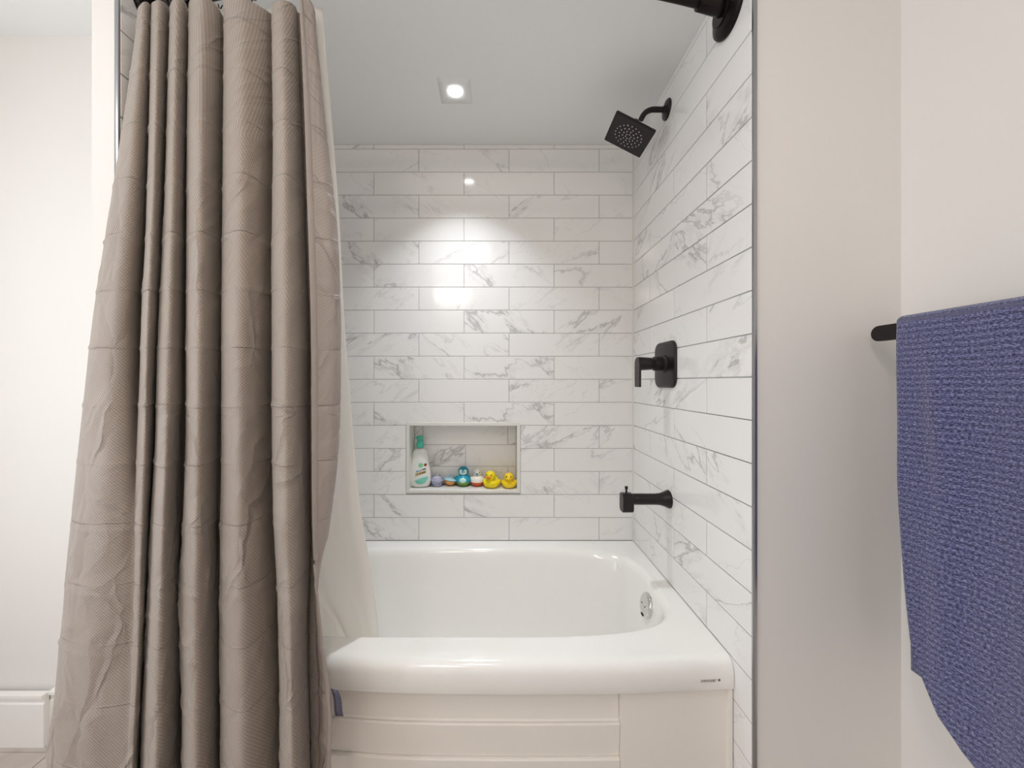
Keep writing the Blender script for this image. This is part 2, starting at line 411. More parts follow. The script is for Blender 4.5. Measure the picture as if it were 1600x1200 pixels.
def rows(zlo, zhi, ulo, uhi, ja, jb, holes=()):
    k = math.floor((zlo-Z0)/PZ)
    while Z0+k*PZ < zhi-.004:
        z0, z1 = max(zlo, Z0+k*PZ), min(zhi, Z0+(k+1)*PZ)
        j = ja if k % 2 == 0 else jb
        u = j-math.ceil((j-ulo)/PX)*PX
        while u < uhi:
            a, b = max(u, ulo), min(u+PX, uhi)
            segs = [(a, b)]
            for (h0, h1, g0, g1) in holes:
                if z0+.02 < g1 and z1-.02 > g0:
                    ns = []
                    for (p, q) in segs:
                        if q <= h0 or p >= h1: ns.append((p, q)); continue
                        if p < h0: ns.append((p, h0))
                        if q > h1: ns.append((h1, q))
                    segs = ns
            for p, q in segs: yield p, q, z0, z1
            u += PX
        k += 1
NX0, NX1, NZ0, NZ1, NY = -.4017, .0797, .757, 1.045, YB+.100
gb = .0014
bm = bmesh.new()
bx(bm, XL-.1, NX0-.012, YB+gb, NY+.06, 0, ZA+.05); bx(bm, NX1+.012, XR+.1, YB+gb, NY+.06, 0, ZA+.05)
bx(bm, NX0-.012, NX1+.012, YB+gb, NY+.06, 0, NZ0-.012); bx(bm, NX0-.012, NX1+.012, YB+gb, NY+.06, NZ1+.012, ZA+.05)
bx(bm, NX0-.012, NX1+.012, NY+gb, NY+.06, NZ0-.012, NZ1+.012)
wb = tag(obj('wall_back', bm, M['grout']), kind='structure')
for p, q, a, b in rows(.531, ZA, XL, XR, -.1576, .0438, [(NX0-.015, NX1+.015, NZ0-.013, NZ1+.0)]):
    tile(wb, p, q, a, b, lambda u: ((u, YB), 0))
for p, q, a, b in rows(NZ0, NZ1, NX0, NX1, -.160, .041):
    tile(wb, p, q, a, b, lambda u: ((u, NY), 0))
# niche lining and edge profile
box('niche_shelf', M['edge'], (NX0-.012, NX1+.012, YB-.001, NY+.002, NZ0-.012, NZ0), wb, bev=.001)
box('niche_top', M['edge'], (NX0-.012, NX1+.012, YB+.001, NY+.002, NZ1, NZ1+.012), wb)
box('niche_side', M['edge'], (NX0-.012, NX0, YB+.001, NY+.002, NZ0, NZ1), wb)
box('niche_side', M['edge'], (NX1, NX1+.012, YB+.001, NY+.002, NZ0, NZ1), wb)
bm = bmesh.new()
for d in ((NX0-.014, NX0, NZ0-.013, NZ1+.014), (NX1, NX1+.014, NZ0-.013, NZ1+.014), (NX0, NX1, NZ1, NZ1+.014), (NX0, NX1, NZ0-.013, NZ0-.0005)):
    bx(bm, d[0], d[1], YB-.0025, YB+.004, d[2], d[3], bev=.0008, seg=1)
obj('niche_frame', bm, M['edge'], wb)
wr = tag(box('wall_right', M['grout'], (XR+gb, XR+.012, YT+.003, YB+.1, 0, ZA+.05)), kind='structure')
for p, q, a, b in rows(.012, ZA, YT, YB-.001, 1.2805, 1.4822):
    # u runs along +y; the tile faces -x
    tile(wr, p, q, a, b, lambda u: ((XR, u), -PI/2))
wl = tag(box('wall_left', M['grout'], (XL-.012, XL-gb, YT+.003, YB+.1, 0, ZA+.05)), kind='structure')
for p, q, a, b in rows(.531, ZA, YT, YB-.001, 1.2805, 1.4822):
    tile(wl, p, q, a, b, lambda u: ((XL, u), PI/2))
# silicone bead round the tub and in the corners
box('corner_bead', M['edge'], (XR-.004, XR+.001, YB-.004, YB+.001, .53, ZA), wr)

# baseboards
def baseboard(name, x0, x1, yf, h=.180):
    prof = [(0, 0), (-.016, 0), (-.016, h-.034), (-.0125, h-.030), (-.0125, h-.016), (-.022, h-.010), (-.022, h), (0, h)]
    bm = bmesh.new(); a = [bm.verts.new((x0, yf+y, z)) for y, z in prof]; b = [bm.verts.new((x1, yf+y, z)) for y, z in prof]
    n = len(prof)
    for i in range(n): bm.faces.new([a[i], a[(i+1) % n], b[(i+1) % n], b[i]])
    bm.faces.new(a[::-1]); bm.faces.new(b)
    bmesh.ops.recalc_face_normals(bm, faces=bm.faces)
    return tag(obj(name, bm, M['trimw']), kind='structure')
baseboard('baseboard_far_left', -1.545, -.97, YF)
bb = baseboard('baseboard_left_plinth', XFL, -1.545, YF-.016)
bm = bmesh.new(); bx(bm, XS-.016, XS, YREAR, YT, 0, .15, bev=.003); tag(obj('baseboard_right', bm, M['trimw'], smooth=SM), kind='structure')

# ------------------------------------------------------------------ lamps
def downlight(x, y, z, label, recess=True):
    t = tag(empty('ceiling_light', (x, y, z)), label, 'ceiling light')
    bm = bmesh.new(); o_ = []; r_in = []
    for i in range(48):
        a_ = 2*PI*i/48; q = .058/max(abs(math.cos(a_)), abs(math.sin(a_)))
        o_.append((q*math.cos(a_), q*math.sin(a_))); r_in.append((.029*math.cos(a_), .029*math.sin(a_)))
    z0, z1 = -.003, .001
    A = [bm.verts.new((a_, b_, z0)) for a_, b_ in o_]; B = [bm.verts.new((a_, b_, z0)) for a_, b_ in r_in]
    A2 = [bm.verts.new((a_, b_, z1)) for a_, b_ in o_]; B2 = [bm.verts.new((a_*.9, b_*.9, z1)) for a_, b_ in r_in]
    n = len(A)
    for i in range(n):
        j = (i+1) % n
        bm.faces.new([A[i], A[j], B[j], B[i]]); bm.faces.new([A[i], A2[i], A2[j], A[j]]); bm.faces.new([B[i], B[j], B2[j], B2[i]])
    obj('trim_plate', bm, M['ceil'], t, smooth=0)
    bm = bmesh.new(); lathe(bm, [(0, -.001), (.020, -.001), (.027, .0), (.0275, .004), (0, .004)], 32)
    obj('lens', bm, M['lamp'], t, smooth=SM)
    return t
downlight(*LAMPS[0][:3], 'small square white recessed ceiling light glowing above the bathtub')
downlight(*LAMPS[1][:3], 'recessed ceiling light over the middle of the room floor, behind the photo')
downlight(*LAMPS[2][:3], 'added recessed ceiling light out of view, lighting the curtain folds from the left')
v = tag(empty('vanity_light', (-.52, YREAR, 2.19)), 'frosted bar vanity light on the rear wall opposite the bathtub', 'wall light')
box('wall_plate', M['metal'], (-.07, .07, 0, .02, -.05, .05), v, bev=.003)
box('arm', M['metal'], (-.012, .012, .02, .05, -.012, .012), v, bev=.002)
box('shade', M['vanity'], (-.165, .165, .05, .12, -.05, .05), v, bev=.012, seg=3)

# ------------------------------------------------------------------ bathtub
RZ = .530
tub = tag(empty('bathtub', (-.15, 1.3, 0)), 'white alcove bathtub with panelled front apron and wide deck', 'bathtub')
T0 = Matrix.Translation((.15, -1.3, 0))      # world -> tub
FRONT = [(-.899, .955), (-.60, .953), (-.41, .947), (-.30, .938), (-.17, .934), (.07, .932), (.31, .934), (.45, .941), (.599, .950)]
def frontY(x):
    # smooth interpolation
    acc = wsum = 0
    for i in range(-4, 5):
        ww = math.exp(-(i/2.5)**2); acc += ww*interp(FRONT, x+i*.018); wsum += ww
    return acc/wsum
cx, cy = -.1475, 1.31
OX0, OX1, OY1 = -.899, .5985, 1.6655
corners = [math.atan2(frontY(OX1)-cy, OX1-cx), math.atan2(OY1-cy, OX1-cx), math.atan2(OY1-cy, OX0-cx), math.atan2(frontY(OX0)-cy, OX0-cx)]
NA = 224
angs = sorted([2*PI*i/NA-PI for i in range(NA)]); 
for c_ in corners:
    k_ = min(range(NA), key=lambda i: abs(angs[i]-c_)); angs[k_] = c_
def outer(a, inset=0.):
    dx, dy = math.cos(a), math.sin(a)
    ts = []
    if dx > 1e-9: ts.append((OX1-inset*0-cx)/dx)
    if dx < -1e-9: ts.append((OX0-cx)/dx)
    if dy > 1e-9: ts.append((OY1-cy)/dy)
    t = min(ts) if ts else 9
    if dy < 0:
        # front edge: solve by iteration
        tf = (frontY(cx)-cy)/dy
        for _ in range(12): tf = (frontY(max(OX0, min(OX1, cx+dx*tf)))-cy)/dy
        t = min(t, tf)
    x, y = cx+dx*t, cy+dy*t
    if inset: y = y+inset if dy < 0 and abs(y-frontY(x)) < 1e-3 else y
    return x, y
def inner(a, ix, n=4.2, xs=1.0):
    """superellipse; ix = inset from rim edge"""
    ax, ay = .695-ix*xs, .277-ix
    c_, s_ = math.cos(a), math.sin(a)
    if c_ < 0: ax = .695-ix*2.2*xs           # sloped backrest at the left
    r = (abs(c_/ax)**n+abs(s_/ay)**n)**(-1/n)
    yc = 1.315
    return cx+r*c_, yc+r*s_
bm = bmesh.new(); loops = []
def addloop(pts): loops.append([bm.verts.new(T0 @ Vector(p)) for p in pts])
def front_inset(x, y, d):
    return (x, max(y, frontY(max(OX0, min(OX1, x)))+d))
for d, z in ((.022, .457), (.002, .456), (.0, .459), (.0, .490), (.0013, .503), (.0055, .515), (.012, .5235), (.020, .5282), (.031, RZ)):
    addloop([(*front_inset(*outer(a), d), z) for a in angs])
for t in (.3, .6, .85):
    pts = []
    for a in angs:
        o_ = front_inset(*outer(a), .031); i_ = inner(a, -.006)
        pts.append((lerp(o_[0], i_[0], t), lerp(o_[1], i_[1], t), RZ))
    addloop(pts)
for ix, z, n in ((-.006, RZ, 4.2), (0, .529, 4.2), (.006, .5245, 4.2), (.011, .517, 4.1), (.015, .505, 4.0), (.022, .46, 3.9), (.032, .40, 3.8), (.046, .32, 3.6), (.060, .25, 3.4), (.075, .205, 3.3), (.095, .175, 3.2), (.120, .158, 3.0), (.15, .150, 2.8), (.20, .146, 2.5), (.25, .144, 2.2)):
    addloop([(*inner(a, ix, n), z) for a in angs])
n_ = len(angs)
for A, B in zip(loops, loops[1:]):
    for i in range(n_): bm.faces.new([A[i], A[(i+1) % n_], B[(i+1) % n_], B[i]])
bm.faces.new(loops[-1])
shell = obj('tub_shell', bm, M['tub'], tub, smooth=math.radians(50))
# apron: recessed upper band, three louvred centre panels, plain end panels
def apron_front(x, off): return frontY(x)+off
def panel(name, x0, x1, prof, nseg=24):
    """prof: (offset behind the rim front, z) from top to bottom"""
    bm = bmesh.new(); cols = []
    for i in range(nseg+1):
        x = lerp(x0, x1, i/nseg)
        cols.append([bm.verts.new(T0 @ Vector((x, frontY(x)+o_, z))) for o_, z in prof]+[bm.verts.new(T0 @ Vector((x, frontY(x)+.06, z))) for z in (prof[-1][1], prof[0][1])])
    m = len(cols[0])
    for a, b in zip(cols, cols[1:]):
        for j in range(m): bm.faces.new([a[j], a[(j+1) % m], b[(j+1) % m], b[j]])
    bm.faces.new(cols[0][::-1]); bm.faces.new(cols[-1])
    return obj(name, bm, M['apron'], tub, smooth=math.radians(25))
XC0, XC1 = -.79, .309
panel('apron_top_band', XC0, XC1, [(.030, .460), (.029, .371), (.026, .366)])
z = .366
for k in range(4):
    zl = z-.0905
    panel('apron_panel', XC0, XC1, [(.0215, z-.001), (.019, z-.004), (.019, z-.008), (.028, zl+.004), (.028, zl)])
    z = zl
for (a, b) in ((.310, .5975), (-.898, -.791)):
    e = panel('apron_end_panel', a, b, [(.017 if a > 0 else .017, .460), (.0165, .30), (.0165, .02)], 12)
    panel('apron_edge_bead', b-.010 if a > 0 else a, b if a > 0 else a+.010, [(.006, .452), (.004, .446), (.004, .02)], 2)
# overflow plate on the sloping end wall
ov = Matrix.Translation(T0 @ Vector((.5215, 1.315, .452))) @ Matrix.Rotation(-PI/2+.20, 4, 'Y')
bm = bmesh.new(); lathe(bm, [(0, .013), (.020, .0128), (.034, .011), (.040, .007), (.042, .002), (.042, -.012)], 40, ov)
of = tag(obj('overflow_plate', bm, M['chrome'], tub, smooth=SM), 'round chrome overflow plate')
bm = bmesh.new(); 
for q in (-.014, .014): lathe(bm, [(.0025, .010), (.0025, .0138), (0, .0138)], 10, ov @ Matrix.Translation((0, q, 0)))
bx(bm, -.002, .002, -.002, .002, -.002, .002)
for v_ in bm.verts[-8:]: v_.co = ov @ Vector((-.033+v_.co.x*1.6, v_.co.y*4-.002, .0118+v_.co.z*.6))
tag(obj('screw', bm, M['dark'], of), kind='stuff')
# maker's mark on the rim
def text(name, s, size, mat, loc, rot, parent, ext=.0002, sx=1.0):
    cu = bpy.data.curves.new(name, 'FONT'); cu.body = s; cu.size = size; cu.extrude = ext; cu.resolution_u = 2
    o = bpy.data.objects.new(name, cu); C.objects.link(o)
    bpy.context.view_layer.update()
    me = bpy.data.meshes.new_from_object(o); me.name = name
    bpy.data.objects.remove(o); bpy.data.curves.remove(cu)
    me.materials.clear(); me.materials.append(mat)
    me.transform(Matrix.Diagonal((sx, 1, 1, 1)))
    o = bpy.data.objects.new(name, me); C.objects.link(o); o.parent = parent; o.location = loc; o.rotation_euler = rot
    return o
xm = .511
sl = math.atan2(frontY(.56)-frontY(.51), .05)
text('maker_mark', 'xenosar', .0135, M['ink'], T0 @ Vector((xm, frontY(xm)-.0004, .4785)), (PI/2, 0, sl), tub, sx=.95)
bm = bmesh.new(); lathe(bm, [(0, .0005), (.0032, .0005), (.0036, 0)], 20, Matrix.Translation(T0 @ Vector((xm+.0485, frontY(xm+.0485), .482))) @ Matrix.Rotation(PI/2, 4, 'X'))
obj('maker_emblem', bm, M['ink'], tub)
# drain
bm = bmesh.new(); lathe(bm, [(0, .004), (.02, .004), (.03, .0025), (.034, 0)], 32, Matrix.Translation(T0 @ Vector((.33, 1.31, .1465))))
obj('drain', bm, M['chrome'], tub, smooth=SM)

# ------------------------------------------------------------------ shower fittings (on the right tiled wall)
RX = Matrix.Rotation(-PI/2, 4, 'Y')     # local z -> world -x
def onwall(y, z): return empty, (XR, y, z)
sh = tag(empty('shower_fixture', (XR, 1.33, 2.213)), 'square black shower head on a bent arm high on the tiled wall', 'shower head')
bm = bmesh.new(); lathe(bm, [(.034, 0), (.034, .003), (.031, .006), (.014, .009), (.013, .014), (0, .014)], 32, RX); obj('wall_flange', bm, M['black'], sh, smooth=SM)
arm = []
for i in range(11):
    a = math.radians(63*i/10); arm.append((-.048-.045*math.sin(a), 0, .0-.045*(1-math.cos(a))))
e_ = Vector(arm[-1]); d_ = Vector((-math.cos(math.radians(63)), 0, -math.sin(math.radians(63))))
bm = bmesh.new(); tube(bm, [(-.004, 0, 0), (-.03, 0, 0)]+arm+[tuple(e_+d_*.012)], .0095, 16); obj('arm', bm, M['black'], sh, smooth=SM)
# face centre from the photograph: (.461, 1.33, 2.117), normal down-left
nrm = Vector((-.46, 0, -.888)).normalized()
fc = Vector((.461-XR, 0, 2.117-2.213))
ux = Vector((0, 1, 0)).cross(nrm).normalized()
R = Matrix((ux, Vector((0, 1, 0)), nrm)).transposed().to_4x4()
HM = Matrix.Translation(fc) @ R         # local z = outwards normal, y = world y
bm = bmesh.new(); prism(bm, rrect(.150, .142, .004, 3), [(.001, 0), (0, -.001), (0, -.009), (.002, -.011)], HM)
prism(bm, rrect(.128, .122, .004, 3), [(0, -.0105), (.003, -.019), (.01, -.021)], HM)
hd = obj('spray_head', bm, M['black'], sh, smooth=math.radians(30))
bm = bmesh.new(); lathe(bm, [(.022, -.020), (.021, -.026), (.014, -.031), (.0125, -.040), (.015, -.046), (.015, -.058), (0, -.060)], 24, HM); obj('ball_joint', bm, M['black'], sh, smooth=SM)
bm = bmesh.new()
for r_, cnt in ((.010, 6), (.022, 10), (.035, 14), (.049, 20)):
    for i in range(cnt):
        a = 2*PI*i/cnt+r_*40
        lathe(bm, [(.0019, -.0005), (.0016, .0016), (0, .0018)], 8, HM @ Matrix.Translation((r_*math.cos(a), r_*math.sin(a), 0)))
tag(obj('nozzle', bm, M['nozzle'], hd, smooth=SM), 'ring pattern of pale rubber nozzles', kind='stuff')

va = tag(empty('shower_valve', (XR, 1.338, 1.302)), 'black shower valve with rounded square plate and lever handle', 'shower valve')
RW = Matrix((Vector((0, 1, 0)), Vector((0, 0, 1)), Vector((-1, 0, 0)))).transposed().to_4x4()   # local x=world y, y=world z, z=-world x... columns
# columns are (y, z, -x): local x -> +y, local y -> +z, local z -> -x
RW = Matrix(((0, 0, -1, 0), (1, 0, 0, 0), (0, 1, 0, 0), (0, 0, 0, 1)))
bm = bmesh.new(); prism(bm, rrect(.165, .165, .034, 8), [(0, 0), (0, .004), (.003, .008), (.010, .0095)], RW); obj('wall_plate', bm, M['black'], va, smooth=math.radians(30))
bm = bmesh.new(); lathe(bm, [(.034, .008), (.033, .012), (.026, .018), (.0255, .045), (.021, .047), (.021, .052), (.022, .055), (.0245, .098), (.0235, .101), (0, .102)], 36, RW @ Matrix.Translation((0, 0.004, 0)))
hb = obj('handle_hub', bm, M['black'], va, smooth=SM)
out = [(.0235*math.cos(math.radians(a)), .004+.0235*math.sin(math.radians(a))) for a in range(0, 181, 12)]+[(-.0225, -.078), (-.0205, -.080), (.0205, -.080), (.0225, -.078)]
bm = bmesh.new(); prism(bm, out, [(.0006, .0985), (0, .099), (0, .1045), (.001, .1055)], RW); obj('lever', bm, M['black'], hb, smooth=math.radians(30))

sp = tag(empty('tub_spout', (XR, 1.318, .826)), 'black tub spout with a diverter knob above the bathtub', 'tub spout')
def blk(d, bev): b = bmesh.new(); bx(b, *d, bev=bev, seg=3); return b
bm = bmesh.new(); lathe(bm, [(.032, 0), (.0315, .004), (.025, .018), (.0205, .034), (.0195, .05), (.0195, .125), (.018, .135)], 32, RX); obj('spout_body', bm, M['black'], sp, smooth=SM)
bm = bmesh.new(); prism(bm, rrect(.042, .066, .013, 6), [(.002, 0), (0, .002), (0, .036), (.002, .038)], Matrix.Translation((-.130, 0, -.0115)) @ RW); obj('spout_end', bm, M['black'], sp, smooth=math.radians(30))
bm = bmesh.new(); lathe(bm, [(.0035, 0), (.0035, .016), (.0055, .017), (.0055, .026), (0, .027)], 16, Matrix.Translation((-.150, 0, .019))); obj('diverter_knob', bm, M['black'], sp, smooth=SM)

# ------------------------------------------------------------------ curved shower rod and rings
RODZ = 2.206
def rodY(x): return 0.970-.097*(1-((x+.15)/.75)**2)
rod = tag(empty('shower_rod', (-.15, .97, RODZ)), 'curved dark bronze shower rod spanning the alcove', 'shower rod')
bm = bmesh.new(); tube(bm, [(lerp(XL+.03, XR-.03, i/48)+.15, rodY(lerp(XL+.03, XR-.03, i/48))-.97, 0) for i in range(49)], .0127, 20); obj('pole', bm, M['bronze'], rod, smooth=SM)
for s, x in ((1, XL), (-1, XR)):
    b = bmesh.new(); lathe(b, [(.060, 0), (.061, .006), (.058, .012), (.045, .019), (.034, .022), (.034, .026), (.0, .026)], 48, Matrix.Translation((x+.15, 0, 0)) @ Matrix.Rotation(s*PI/2, 4, 'Y'))
    fl = obj('flange', b, M['bronze'], rod, smooth=SM)
    x1 = x+s*.02; x2 = x+s*.095
    b = bmesh.new(); tube(b, [(x1+.15, rodY(x1)-.97, 0), (x2-s*.004+.15, rodY(x2)-.97, 0), (x2+.15, rodY(x2)-.97, 0)], [.0185, .0185, .0165], 24); obj('collar', b, M['bronze'], fl, smooth=SM)

# ------------------------------------------------------------------ curtain
YS = [0, 30, 200, 345, 500, 700, 800, 900, 1000, 1100, 1190]
TB = [
 [217, 214, 190, 168, 144, 122, 114, 104, 96, 85.5, 74],
 [238, 236, 233, 229, 220, 213, 210, 208, 205, 200, 195],
 [267, 265, 261, 257, 250, 243, 235.5, 233, 229, 224, 218],
 [296, 295.5, 293, 292, 290.5, 289.5, 287, 285.5, 284, 285, 284],
 [350, 351, 349, 349, 348, 345, 344.5, 345, 345, 345.6, 346],
 [425, 425, 427, 425.5, 426, 426, 427, 434.6, 436, 439, 439],
 [466, 469, 477, 482, 487, 488, 488, 489, 485, 487, 489]]
TB = [list(zip(YS, r)) for r in TB]
OUT = [(0, 490), (30, 494), (200, 510), (345, 528), (500, 534), (700, 532), (800, 521), (900, 505), (960, 503), (1190, 505)]
HEM = [(0, 466), (30, 469), (200, 477), (345, 482), (500, 487), (700, 488), (800, 488), (870, 490), (930, 496), (1000, 503), (1050, 512), (1100, 521), (1190, 516)]
def smooth(tab, y, s=28):
    acc = ws = 0
    for i in range(-3, 4):
        ww = math.exp(-(i/2)**2); acc += ww*interp(tab, y+i*s); ws += ww
    return acc/ws
def catmull(P, n):
    out = []
    for i in range(len(P)-1):
        p0, p1, p2, p3 = P[max(i-1, 0)], P[i], P[i+1], P[min(i+2, len(P)-1)]
        for k in range(n):
            t = k/n; t2 = t*t; t3 = t2*t
            out.append(tuple(.5*((2*b)+(-a+c)*t+(2*a-5*b+4*c-d)*t2+(-a+3*b-3*c+d)*t3) for a, b, c, d in zip(p0, p1, p2, p3)))
    out.append(P[-1]); return out
ZTOP, ZBOT = 2.156, .27
NR = 400
CREASE = [2.10, 1.97, 1.83, 1.697, 1.568, 1.451, 1.319, 1.188, 1.056, .913, .772, .64, .51, .39]
def depth(z):     # mean distance of the cloth, falls from the rod to just outside the tub
    return interp([(.3, .845), (.9, .858), (1.4, .866), (1.8, .879), (2.05, .894), (2.2, .900)], z)
def section(z):
    Yc = depth(z); y = 597+(CZ-z)*582/Yc
    B = [smooth(t, y) for t in TB]; o_ = smooth(OUT, y); h_ = smooth(HEM, y)
    A = interp([(.3, .052), (1.0, .048), (1.8, .037), (2.18, .018)], z)
    merge = interp([(500, 0), (800, .85), (1200, 1)], y)     # first two folds flow together low down
    P = []
    # outer left edge turns back
    w_ = B[1]-B[0]
    P += [(B[0]+.30*w_, .55*A), (B[0]+.05*w_, .45*A), (B[0], .1*A), (B[0]+.10*w_, -.45*A), (B[0]+.45*w_, -.8*A), (B[0]+.80*w_, -.25*A+merge*-.5*A)]
    for i in range(1, 6):
        w_ = B[i+1]-B[i]; m = (1-merge) if i == 1 else 1
        wp = B[i]-B[i-1]
        big = 1.0 if w_ > 45 else .85
        deep = 1.55 if i in (4, 5) else 1.3
        Q = [(B[i]+.12*w_, deep*A), (B[i]+.015*w_, .45*A), (B[i]-.0*w_, -.15*A), (B[i]+.12*w_, -.75*A*big), (B[i]+.38*w_, -1.0*A*big),
                  (B[i]+.66*w_, -.35*A), (B[i]+.86*w_, .45*A), (B[i]+(.98 if i < 5 else .93)*w_, 1.2*A)]
        if i == 1:
            Rr = [(B[1]+f_*w_, d_*A) for f_, d_ in ((0, -.72), (.12, -.78), (.25, -.8), (.4, -.8), (.55, -.7), (.72, -.35), (.92, .4), (.99, .9))]
            Q = [(lerp(b_[0], a_[0], m), lerp(b_[1], a_[1], m)) for a_, b_ in zip(Q, Rr)]
        P += Q
    # return behind, round the outer edge and forward to the free hem
    flap = interp([(850, 1), (960, 0)], y)
    nb = len(P)
    P += [(lerp(B[6]-2, B[6]+.1*(o_-B[6]), flap), lerp(.9*A, 1.2*A, flap)),
          (lerp(lerp(B[6], h_, .35), B[6]+.7*(o_-B[6]), flap), lerp(.5*A, 1.35*A, flap)),
          (lerp(lerp(B[6], h_, .55), o_, flap), lerp(.15*A, 1.0*A, flap)),
          (lerp(lerp(B[6], h_, .7), lerp(B[6], o_, .80), flap), lerp(-.05*A, .35*A, flap)),
          (lerp(lerp(B[6], h_, .85), lerp(B[6], o_, .38), flap), lerp(-.1*A, .0*A, flap)),
          (h_, lerp(-.15*A, -.25*A, flap))]
    return Yc, P, nb
NS = 6
bm = bmesh.new(); uvl = bm.loops.layers.uv.new('UVMap')
grid = []; uvg = []
for r in range(NR+1):
    z = lerp(ZTOP, ZBOT, r/NR)
    Yc, P, nb = section(z)
    pts = catmull([(a, b) for a, b in P], NS)
    row = []; uu = []; u = 0; prev = None
    for j, (px, dy) in enumerate(pts):
        Y = Yc+dy; X = (px-780)/582*Y
        p = Vector((X, Y, z))
        # droop at the free left end, swags between the rings
        drop = .030*math.exp(-j/14) + .012*(.5-.5*math.cos(2*PI*j/len(pts)*8))*max(0, 1-(ZTOP-z)/.3)
        lift = .034*max(0, 1-(ZTOP-z)/.5)*max(0, 1-(len(pts)-1-j)/20)
        row.append(p-Vector((0, 0, drop*max(0, 1-(ZTOP-z)/.8)-lift)))
        if prev: u += (Vector((p.x, p.y, 0))-Vector((prev.x, prev.y, 0))).length
        prev = p; uu.append(u)
    grid.append(row); uvg.append(uu)
ncol = len(grid[0])
FREE = nb*NS if False else None
# wrinkles: packing creases and soft crumples pushed along the viewing-independent surface normal
disp = []
for r in range(NR+1):
    row = grid[r]; out = []
    for j in range(ncol):
        a = row[max(j-1, 0)]; b = row[min(j+1, ncol-1)]
        t = b-a; nrm_ = Vector((t.y, -t.x, 0)); nrm_ = nrm_.normalized() if nrm_.length > 1e-9 else Vector((0, -1, 0))
        z = row[j].z; uu = uvg[r][j]
        h = 0
        for q in CREASE:
            qz = q+.010*noise.noise(Vector((uu*5, q*9, 0)))
            dz = z-qz
            if abs(dz) < .02: h += .0030*math.exp(-abs(dz)/.003)*(.35+1.2*abs(noise.noise(Vector((uu*7, q*3, 4)))))
        low = min(1, max(.25, (1.9-z)/.8))
        v_ = Vector((uu*7+z*3.2, z*3.4-uu*3, 2.0)); n1 = noise.noise(v_); n1b = noise.noise(Vector((uu*11-z*5, z*6+uu*6, 9.)))
        h += low*(.0035*max(0, 1-abs(n1)/.10)+.0022*max(0, 1-abs(n1b)/.09))*max(0, noise.noise(Vector((uu*3, z*2.2, 31)))+.25)*1.3
        h += .0045*low*noise.noise(Vector((uu*4.5, z*2.4, 17)))
        out.append(row[j]+nrm_*h)
    disp.append(out)
vg = [[bm.verts.new(p) for p in row] for row in disp]
FS = (len(P)-4)*NS-NS       # columns belonging to the turned-back flap
def emit(bm_, uv_, vgr, c0, c1):
    for r in range(NR):
        for j in range(c0, c1):
            f = bm_.faces.new([vgr[r][j], vgr[r+1][j], vgr[r+1][j+1], vgr[r][j+1]])
            f.smooth = True
            for lp, (rr, jj) in zip(f.loops, ((r, j), (r+1, j), (r+1, j+1), (r, j+1))):
                lp[uv_].uv = (uvg[rr][jj], ZTOP-(ZTOP-ZBOT)*rr/NR)
curt = tag(empty('shower_curtain', (-.6, .9, ZTOP)), 'taupe waffle weave shower curtain bunched in deep folds at the left', 'shower curtain')
TC = Matrix.Translation((.6, -.9, -ZTOP))
emit(bm, uvl, vg, 0, FS)
bmesh.ops.transform(bm, matrix=TC, verts=bm.verts)
loose = [v_ for v_ in bm.verts if not v_.link_faces]; bmesh.ops.delete(bm, geom=loose, context='VERTS')
me_o = obj('curtain_panel', bm, M['weave'], curt)
md = me_o.modifiers.new('thickness', 'SOLIDIFY'); md.thickness = .0012; md.offset = 0
bm = bmesh.new(); uvl = bm.loops.layers.uv.new('UVMap')
vg = [[bm.verts.new(TC @ p) for p in row[FS:]] for row in disp]
uvg2 = uvg; uvg = [u_[FS:] for u_ in uvg]
emit(bm, uvl, vg, 0, ncol-FS-1)
fl = tag(obj('turned_edge', bm, M['satin'], curt), 'smooth satin reverse side folded back along the open edge')
md = fl.modifiers.new('thickness', 'SOLIDIFY'); md.thickness = .0012; md.offset = 0
# stitched hem tape along the free edge
bm = bmesh.new()
prev = None
for r in range(0, NR+1, 2):
    e0 = disp[r][-1]; e1 = disp[r][-3]
    d = (e1-e0); d = d.normalized() if d.length > 1e-6 else Vector((1, 0, 0))
    nrm_ = Vector((d.y, -d.x, 0)).normalized(); 
    if nrm_.y > 0: nrm_ = -nrm_
    puck = .0012*abs(math.sin(r*.23))+.0008*noise.noise(Vector((r*.31, 0, 0)))
    w_ = .0125
    ring = [TC @ (e0-d*.001+nrm_*(-.0012)), TC @ (e0-d*.0015+nrm_*(.0022+puck)), TC @ (e0+d*w_*.5+nrm_*(.0030+puck*1.2)), TC @ (e0+d*w_*.92+nrm_*(.0016)), TC @ (e0+d*w_+nrm_*.0006), TC @ (e0+d*w_-nrm_*.001)]
    ring = [bm.verts.new(p) for p in ring]
    if prev:
        for i in range(len(ring)): bm.faces.new([prev[i], prev[(i+1) % 6], ring[(i+1) % 6], ring[i]])
    prev = ring
obj('hem', bm, M['satin'], curt, smooth=SM)
# care tag sewn to the hem low down
rt = min(range(NR+1), key=lambda r: abs(597+(CZ-disp[r][-1].z)*582/disp[r][-1].y-1078))
p0 = TC @ disp[rt][-1]
bm = bmesh.new(); prev = None
for i in range(7):
    t = i/6; zz = -.062*t; xo = .003+.012*t+.002*math.sin(t*5)
    ring = [bm.verts.new(p0+Vector(q)) for q in ((xo-.002, .004, zz), (xo+.016, .001+.004*t, zz-.002), (xo+.016, .0022+.004*t, zz-.002), (xo-.002, .0052, zz))]
    if prev:
        for k in range(4): bm.faces.new([prev[k], prev[(k+1) % 4], ring[(k+1) % 4], ring[k]])
    else: bm.faces.new(ring)
    prev = ring
bm.faces.new(prev[::-1])
tag(obj('care_tag', bm, M['tagm'], curt, smooth=0), 'small slate blue care tag')

